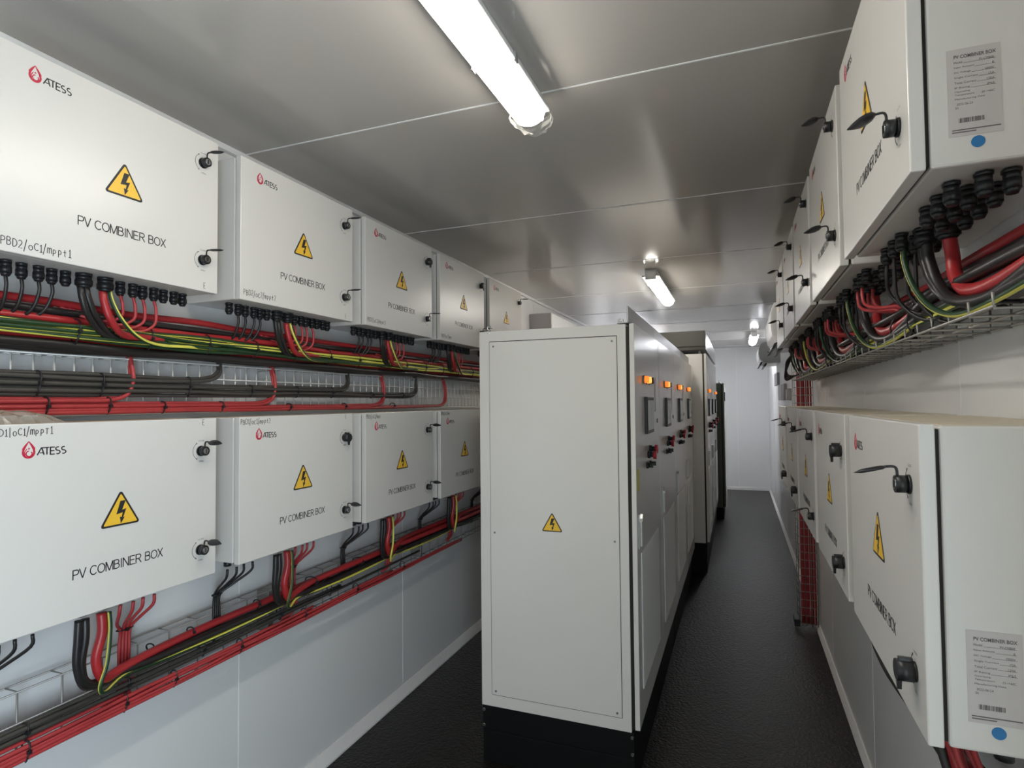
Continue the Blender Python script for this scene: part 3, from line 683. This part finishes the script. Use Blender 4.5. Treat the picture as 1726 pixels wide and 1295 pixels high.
# ---- lower right drops (only the near ones reach the frame)
for b in range(2):
    yc = RY[b]; on = ORD[b]; gz = ZL-.034
    for q in range(5):
        yy = yc-GL_SMALL[q+1]; xx = WR-gxr(q+1)
        cable('signal_cable', [(xx, yy, gz), (xx, yy, gz-.03), (xx+.012, yy-.02, gz-.09), (xx+.05, yy-.06, gz-.15), (xx+.08, yy-.13, gz-.18)], .0046, 'bcable',
              'thin black cable hanging below the %s lower right box' % on, 'thin black cables of the %s lower right box' % on, sub=4)
    for q in range(4):
        yy = yc-GL_SMALL[6+q]; xx = WR-gxr(6+q)
        cable('signal_cable', [(xx, yy, gz), (xx, yy, gz-.04), (xx+.02, yy-.01, gz-.10), (xx+.05, yc-.2, gz-.16), (xx+.06, yc-.3, gz-.19)], .0046, 'rthin',
              'thin red cable hanging below the %s lower right box' % on, 'thin red cables of the %s lower right box' % on, sub=4)
    cable('power_cable', [(.36, yc+.0, gz), (.36, yc-.004, gz-.06), (.37, yc-.03, gz-.14), (.39, yc-.12, gz-.19), (.41, yc-.3, gz-.2), (.42, yc-.6, gz-.2)], .0135, 'rcable', 'thick red power cable hooking below the %s lower right box' % on)
    cable('power_cable', [(.35, yc+.05, gz), (.35, yc+.046, gz-.06), (.36, yc+.01, gz-.15), (.38, yc-.08, gz-.215), (.40, yc-.3, gz-.23), (.41, yc-.6, gz-.23)], .0125, 'bcable', 'thick black power cable hooking below the %s lower right box' % on)

# ------------------------------------------------------------------ cabinets
def hexbolt(bm, c, ax, r=.008, h=.006, mi=0): cyl(bm, c, ax, r, h, 6, mi)
def cabinet(label, x0, x1, y0, y1, zp, zt, side, fascia, lamps=True, cabm='cab', parts=True, group=None, z_tier=.138, big=False):
    """doors face +x; side panel faces -y"""
    t = E('control_cabinet', (x1, y0, 0), label, 'electrical cabinet', 0, group)
    w_, d = y1-y0, x1-x0; dt, gp = .020, .014
    bm = bmesh.new(); bx(bm, -d, -dt-gp, 0, w_, zp, zt, bev=.002)
    O('body', bm, cabm, t)
    box_obj('gasket', (-dt-gp-.001, -dt+.001, .006, w_-.006, zp+.01, zt-.01), 'gasket', t)
    bm = bmesh.new(); bx(bm, -dt, 0, .0015, w_-.0015, zp+.012, zt+.001, bev=.002); O('door', bm, cabm, t)
    bm = bmesh.new(); bx(bm, -d+.005, -dt-.006, .003, w_-.002, 0, z_tier-.002, bev=.002); bx(bm, -d+.003, -dt-.004, .002, w_-.002, z_tier, zp, bev=.002); O('plinth', bm, 'plinth', t)
    if side:
        for (xx, zz) in ((-.012-dt, zp-.018), (-.012-dt, zp-.085), (-d+.012, zp-.018), (-d+.012, zp-.085)):
            bm = bmesh.new(); hexbolt(bm, (xx, -.006, zz), 'y', .007, .010); O('plinth_bolt', bm, 'chrome', t)
        px0, px1, pz0, pz1 = -d+.050, -.072, zp+.053, zt-.048
        bm = bmesh.new()
        for q in ((px0, px1, pz1-.0025, pz1+.0015), (px0, px1, pz0-.001, pz0+.001), (px0-.001, px0+.001, pz0, pz1), (px1-.0012, px1+.0014, pz0, pz1)):
            bx(bm, q[0], q[1], -.0008, .001, q[2], q[3])
        O('panel_gap', bm, 'gasket', t)
        bm = bmesh.new(); bx(bm, px0+.001, px1-.001, -.0022, .001, pz0+.001, pz1-.002, bev=.0006); sp_ = O('side_panel', bm, cabm, t)
        for xx in (px0+.020, px1-.020):
            for zz in (pz0+.018, (pz0+pz1)/2-.07, pz1-.022):
                bm = bmesh.new(); cyl(bm, (xx, -.0045, zz), 'y', .0045, .003, 10); O('screw', bm, 'screw', sp_)
        S3 = lambda u, v, n: (u, -.0022-n, v)
        bm = bmesh.new(); warn_mesh(bm, -.364, 1.068, .096, S3); O('warning_sign', bm, ['ink', 'sign_y'], t)
    for xx in (-d+.035, -dt-gp-.025):
        for yy in (.035, w_-.035):
            bm = bmesh.new(); cyl(bm, (xx, yy, zt), 'z', .010, .006, 10); cyl(bm, (xx, yy, zt+.006), 'z', .006, .010, 8)
            b2 = [(xx+.009*math.cos(a), yy, zt+.019+.009*math.sin(a)) for a in [2*PI*i/12 for i in range(13)]]; tube(bm, b2, .003, 6)
            O('lifting_eye', bm, 'chrome', t)
    if fascia:
        bm = bmesh.new(); bx(bm, -.028, -.0225, .001, w_-.001, zt+.004, zt+.075, bev=.0008); bx(bm, -.070, -.0225, .001, w_-.001, zt+.004, zt+.010); O('roof_fascia', bm, 'fascia', t)
    H = zp  # fittings
    if lamps:
        for i, (yy, m) in enumerate(((.245, 'orange'), (.330, 'amber'), (.415, 'redoff'))):
            bm = bmesh.new(); cyl(bm, (0, yy, 1.700), 'x', .020, .006, 16, 1); cyl(bm, (.006, yy, 1.700), 'x', .0165, .018, 16, 0, r_2=.0145)
            O('indicator_lamp', bm, [m, 'screw'], t)
    if parts:
        bm = bmesh.new(); bx(bm, 0, .014, .265, .475, 1.452, 1.622, bev=.003); hm = O('display_panel', bm, 'gland', t)
        bm = bmesh.new(); bx(bm, .014, .0150, .280, .460, 1.468, 1.606); O('screen', bm, 'screen', hm)
        for yy, zz in ((.405, 1.375), (.345, 1.352)):
            bm = bmesh.new(); cyl(bm, (0, yy, zz), 'x', .017, .012, 16, 1); cyl(bm, (.012, yy, zz), 'x', .012, .014, 12, 1); cyl(bm, (.026, yy, zz), 'x', .020, .014, 16, 0)
            O('emergency_button', bm, ['redbtn', 'gland'], t)
        for yy, zz in ((.30, 1.306), (.40, 1.306)):
            bm = bmesh.new(); cyl(bm, (0, yy, zz), 'x', .014, .010, 14); cyl(bm, (.010, yy, zz), 'x', .010, .014, 12); bx(bm, .024, .030, yy-.003, yy+.003, zz-.010, zz+.010); O('selector_knob', bm, 'gland', t)
        bm = bmesh.new(); bx(bm, 0, .006, .032, .060, .985, 1.128, bev=.002); bx(bm, .006, .016, .036, .056, .995, 1.10, bev=.003)
        poly(bm, [(.036, 1.10), (.056, 1.10), (.056, 1.112), (.046, 1.130), (.036, 1.112)], .006, .018, lambda u, v, n: (n, u, v)); O('door_handle', bm, 'handle', t)
        bm = bmesh.new()
        poly(bm, [(.10, .385), (.66, .385), (.66, .955), (.10, .955)], 0, .004, lambda u, v, n: (n, u, v)); O('vent_panel', bm, 'vent', t)
        bm = bmesh.new(); cyl(bm, (0, .70, 1.50), 'x', .011, .004, 12); O('keyhole', bm, 'screw', t)
        bm = bmesh.new(); bx(bm, 0, .0008, .60, .66, 1.55, 1.72); O('nameplate', bm, 'paper', t)
    return t
CX0, CX1, CY = -1.104, -.400, 2.452
clab = ['tall light grey control cabinet nearest the camera, warning triangle on its side', 'second grey control cabinet in the middle row, behind the nearest one',
        'third grey control cabinet in the middle row', 'fourth grey control cabinet in the middle row, before the taller white ones']
for i in range(4):
    t = cabinet(clab[i], CX0, CX1, CY+.80*i, CY+.80*(i+1)-.002, .245, 1.926, i == 0, True, group='grey control cabinets with orange lamps')
    if i == 0:
        bm = bmesh.new(); bx(bm, 0, .0008, .022, .075, 1.225, 1.315); O('yellow_sticker', bm, 'yellow', t)
# taller second group
T0, T1 = 5.78, 8.35
tl = ['taller white cabinet just behind the grey row, under the dark duct', 'taller white cabinet second behind the grey row', 'taller white cabinet farthest behind the grey row']
for i in range(3):
    w_ = (T1-T0)/3
    cabinet(tl[i], -1.104, -.275, T0+w_*i, T0+w_*(i+1)-.002, .275, 2.045, False, False, lamps=i in (0, 2), parts=True, group='taller white cabinets')
t = E('air_duct', (-.275, T0-.25, 2.085), 'dark grey rectangular duct on top of the taller white cabinets', 'duct')
bm = bmesh.new(); bx(bm, -.70, .0, .24, T1-T0+.2, .0, .175, bev=.004); O('duct_body', bm, 'cab', t)
bm = bmesh.new(); bx(bm, -.70, -.003, .22, .24, -.0, .175, bev=.003); bx(bm, -.70, -.003, .205, .24, .03, .04); O('end_plate', bm, 'duct', t)
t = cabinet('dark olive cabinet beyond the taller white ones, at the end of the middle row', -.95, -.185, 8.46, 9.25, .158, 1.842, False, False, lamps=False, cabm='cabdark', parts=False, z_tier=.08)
bm = bmesh.new(); bx(bm, .0, .018, .06, .12, 1.60, 1.72, bev=.003); O('door_handle', bm, 'gland', t)
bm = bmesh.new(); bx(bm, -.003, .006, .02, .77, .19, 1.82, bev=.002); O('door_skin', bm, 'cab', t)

# ------------------------------------------------------------------ ceiling lamps
def lamp(label, x, y0, y1, wrap=False, led='led'):
    t = E('ceiling_light', (x, (y0+y1)/2, HC), label, 'ceiling light', 0, 'LED batten lights')
    hl = (y1-y0)/2; hw = .051
    bm = bmesh.new(); bx(bm, -.040, .040, -hl+.01, hl-.01, -.045, -.0, bev=.004); bx(bm, -.062, .062, -hl+.004, hl-.004, -.056, -.045, bev=.003); O('housing', bm, 'lampw', t)
    prof = [(hw*math.cos(a), -.056-.042*math.sin(a)) for a in [PI*i/10 for i in range(11)]]
    bm = bmesh.new()
    rings = [[bm.verts.new((px*s, yy, -.056+(pz+.056)*s)) for px, pz in prof] for yy, s in ((-hl+.002, .80), (-hl+.02, 1), (hl-.02, 1), (hl-.002, .80))]
    for i in range(3):
        for q in range(10):
            f = bm.faces.new((rings[i][q], rings[i][q+1], rings[i+1][q+1], rings[i+1][q])); f.smooth = True
        bm.faces.new((rings[i][0], rings[i+1][0], rings[i+1][-1], rings[i][-1]))
    bm.faces.new(rings[0]); bm.faces.new(rings[-1])
    O('diffuser', bm, led, t)
    for s in (-1, 1):
        bm = bmesh.new(); bx(bm, -.040, .040, s*hl-.006, s*hl+.006, -.078, -.012, bev=.005); O('end_cap', bm, 'lampw', t)
    for yy in (-hl*.5, hl*.5):
        for s in (-1, 1):
            bm = bmesh.new(); bx(bm, s*.062-.003, s*.062+.003, yy-.012, yy+.012, -.064, -.040, bev=.001); O('clip', bm, 'chrome', t)
    if wrap:
        bm = bmesh.new(); rd = random.Random(5); rings = []
        for i in range(7):
            yy = hl-.03+.014*i; sc = 1.10+rd.uniform(-.06, .06)-(.012*i*i*.5 if i > 3 else 0)
            rings.append([bm.verts.new((1.12*px*sc+rd.uniform(-.006, .006), yy+rd.uniform(-.006, .006), -.056+(pz+.056)*sc*1.08+rd.uniform(-.006, .006))) for px, pz in prof])
        for i in range(6):
            for q in range(10): bm.faces.new((rings[i][q], rings[i][q+1], rings[i+1][q+1], rings[i+1][q]))
        O('plastic_wrap', bm, 'film', t, label='torn clear plastic film')
lamp('LED batten light on the ceiling nearest the camera, film at its end', -.590, .50, 1.725, True)
lamp('LED batten light on the ceiling above the middle cabinets', -.575, 4.30, 5.46)
lamp('LED batten light hidden from view beyond the dark duct on the left', -1.2, 7.4, 8.6, led='ledcool')  # added out of sight to account for the bright far end
lamp('LED batten light behind the middle cabinets near the left end wall', -1.2, 9.2, 10.4, led='ledcool')  # second added lamp, likewise there for the light at the far end
lamp('small-looking LED batten light far off near the end wall', .225, 8.75, 9.93, led='ledcool')

# ------------------------------------------------------------------ air conditioners, wall boxes
def aircon(label, y0, y1, z0, z1, depth, cover):
    t = E('air_conditioner', (WR, y0, z0), label, 'air conditioner', 0, 'split air conditioners')
    h = z1-z0; prof = [(-.0, 0.03*h), (0, h), (-depth*.72, h), (-depth*.90, h*.93), (-depth*.99, h*.70), (-depth, h*.45), (-depth*.96, h*.22), (-depth*.80, h*.05), (-depth*.55, 0)]
    bm = bmesh.new(); poly(bm, prof, .012, y1-y0, lambda u, v, n: (u, n, v)); O('casing', bm, 'acw', t)
    bm = bmesh.new(); poly(bm, [(u*.97, .006+v*.965) for u, v in prof], -.0, .012, lambda u, v, n: (u, n, v)); sc = O('end_cover', bm, cover, t)
    bm = bmesh.new(); bx(bm, -depth*.58, -depth*.42, -.002, .001, h*.50, h*.54); O('slot', bm, 'gasket', sc)
    for q in (0, 1):
        bm = bmesh.new(); a = -depth*(.90-.22*q); 
        poly(bm, [(a, .018-.012*q), (a+.028, .030-.012*q), (a+.004, -.020-.012*q), (a-.022, -.028-.012*q)], .02, y1-y0-.02, lambda u, v, n: (u, n, v)); O('louvre', bm, 'gland', t)
aircon('white split air conditioner nearer on the right wall, showing only its curved front', 5.0, 5.85, 2.03, 2.385, .252, 'acw')
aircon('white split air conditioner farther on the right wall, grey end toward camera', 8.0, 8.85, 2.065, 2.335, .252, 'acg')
for (y0, y1, z0, z1, lab) in ((8.25, 8.95, 1.80, 1.96, 'grey wall switch box highest below the far air conditioner'), (7.1, 8.1, 1.60, 1.785, 'widest grey wall box low on the right wall behind lower boxes'), (6.5, 6.9, 1.60, 1.72, 'small grey wall box nearest beyond the lower right boxes')):
    t = E('switch_box', (WR, y0, z0), lab, 'switch box', 0, 'grey boxes on the far right wall')
    bm = bmesh.new(); bx(bm, -.03, 0, 0, y1-y0, 0, z1-z0, bev=.004); O('case', bm, 'ggrey', t)
    bm = bmesh.new(); bx(bm, -.034, -.029, (y1-y0)*.46, (y1-y0)*.56, .01, z1-z0-.01, bev=.001); O('cover_strip', bm, 'acw', t)
t = E('wall_unit', (WL, 5.02, 2.04), 'white wall unit with plain grey end high on left wall beyond the boxes', 'wall unit')
bm = bmesh.new(); bx(bm, 0, .212, .012, .90, 0, .37, bev=.010); O('casing', bm, 'acw', t)
bm = bmesh.new(); bx(bm, .002, .206, 0, .014, .004, .366, bev=.004); O('end_cover', bm, 'ggrey', t)  # grey on this white unit's end is shade put into the colour
bm = bmesh.new(); bx(bm, .210, .216, .06, .84, .03, .07, bev=.001); O('air_slot', bm, 'acg', t)

# ------------------------------------------------------------------ plastic bag with bits on the nearest lower box
t = E('plastic_bag', (-1.565, .80, ZL+BH-.002), 'crumpled clear plastic bag of small parts on the nearest lower left box', 'plastic bag')
bm = bmesh.new(); rd = random.Random(11)
NU, NV = 14, 8; gr = []
for i in range(NU+1):
    row = []
    for j in range(NV+1):
        u, v = i/NU, j/NV; e = (math.sin(PI*v)**.6)*(math.sin(PI*min(1, (u*.92+.08)))**.5 if u < .95 else .15)
        row.append(bm.verts.new((-.045+.09*v+rd.uniform(-.004, .004), -.06+.205*u*(1), .002+.030*e+rd.uniform(-.003, .005)*e)))
    gr.append(row)
for i in range(NU):
    for j in range(NV): bm.faces.new((gr[i][j], gr[i+1][j], gr[i+1][j+1], gr[i][j+1]))
O('bag_film', bm, 'bagfilm', t)
for i in range(7):
    bm = bmesh.new(); c = Vector((-.015+.03*rd.random(), -.02+.018*i, .012)); a0 = rd.uniform(-.5, .5)
    tube(bm, [c+Vector((.007*math.cos(a)*math.cos(a0), .008*math.sin(a), .004*math.cos(a)+.004)) for a in [2*PI*k_/12 for k_ in range(13)]], .0022, 6)
    O('washer', bm, 'lampw', t)
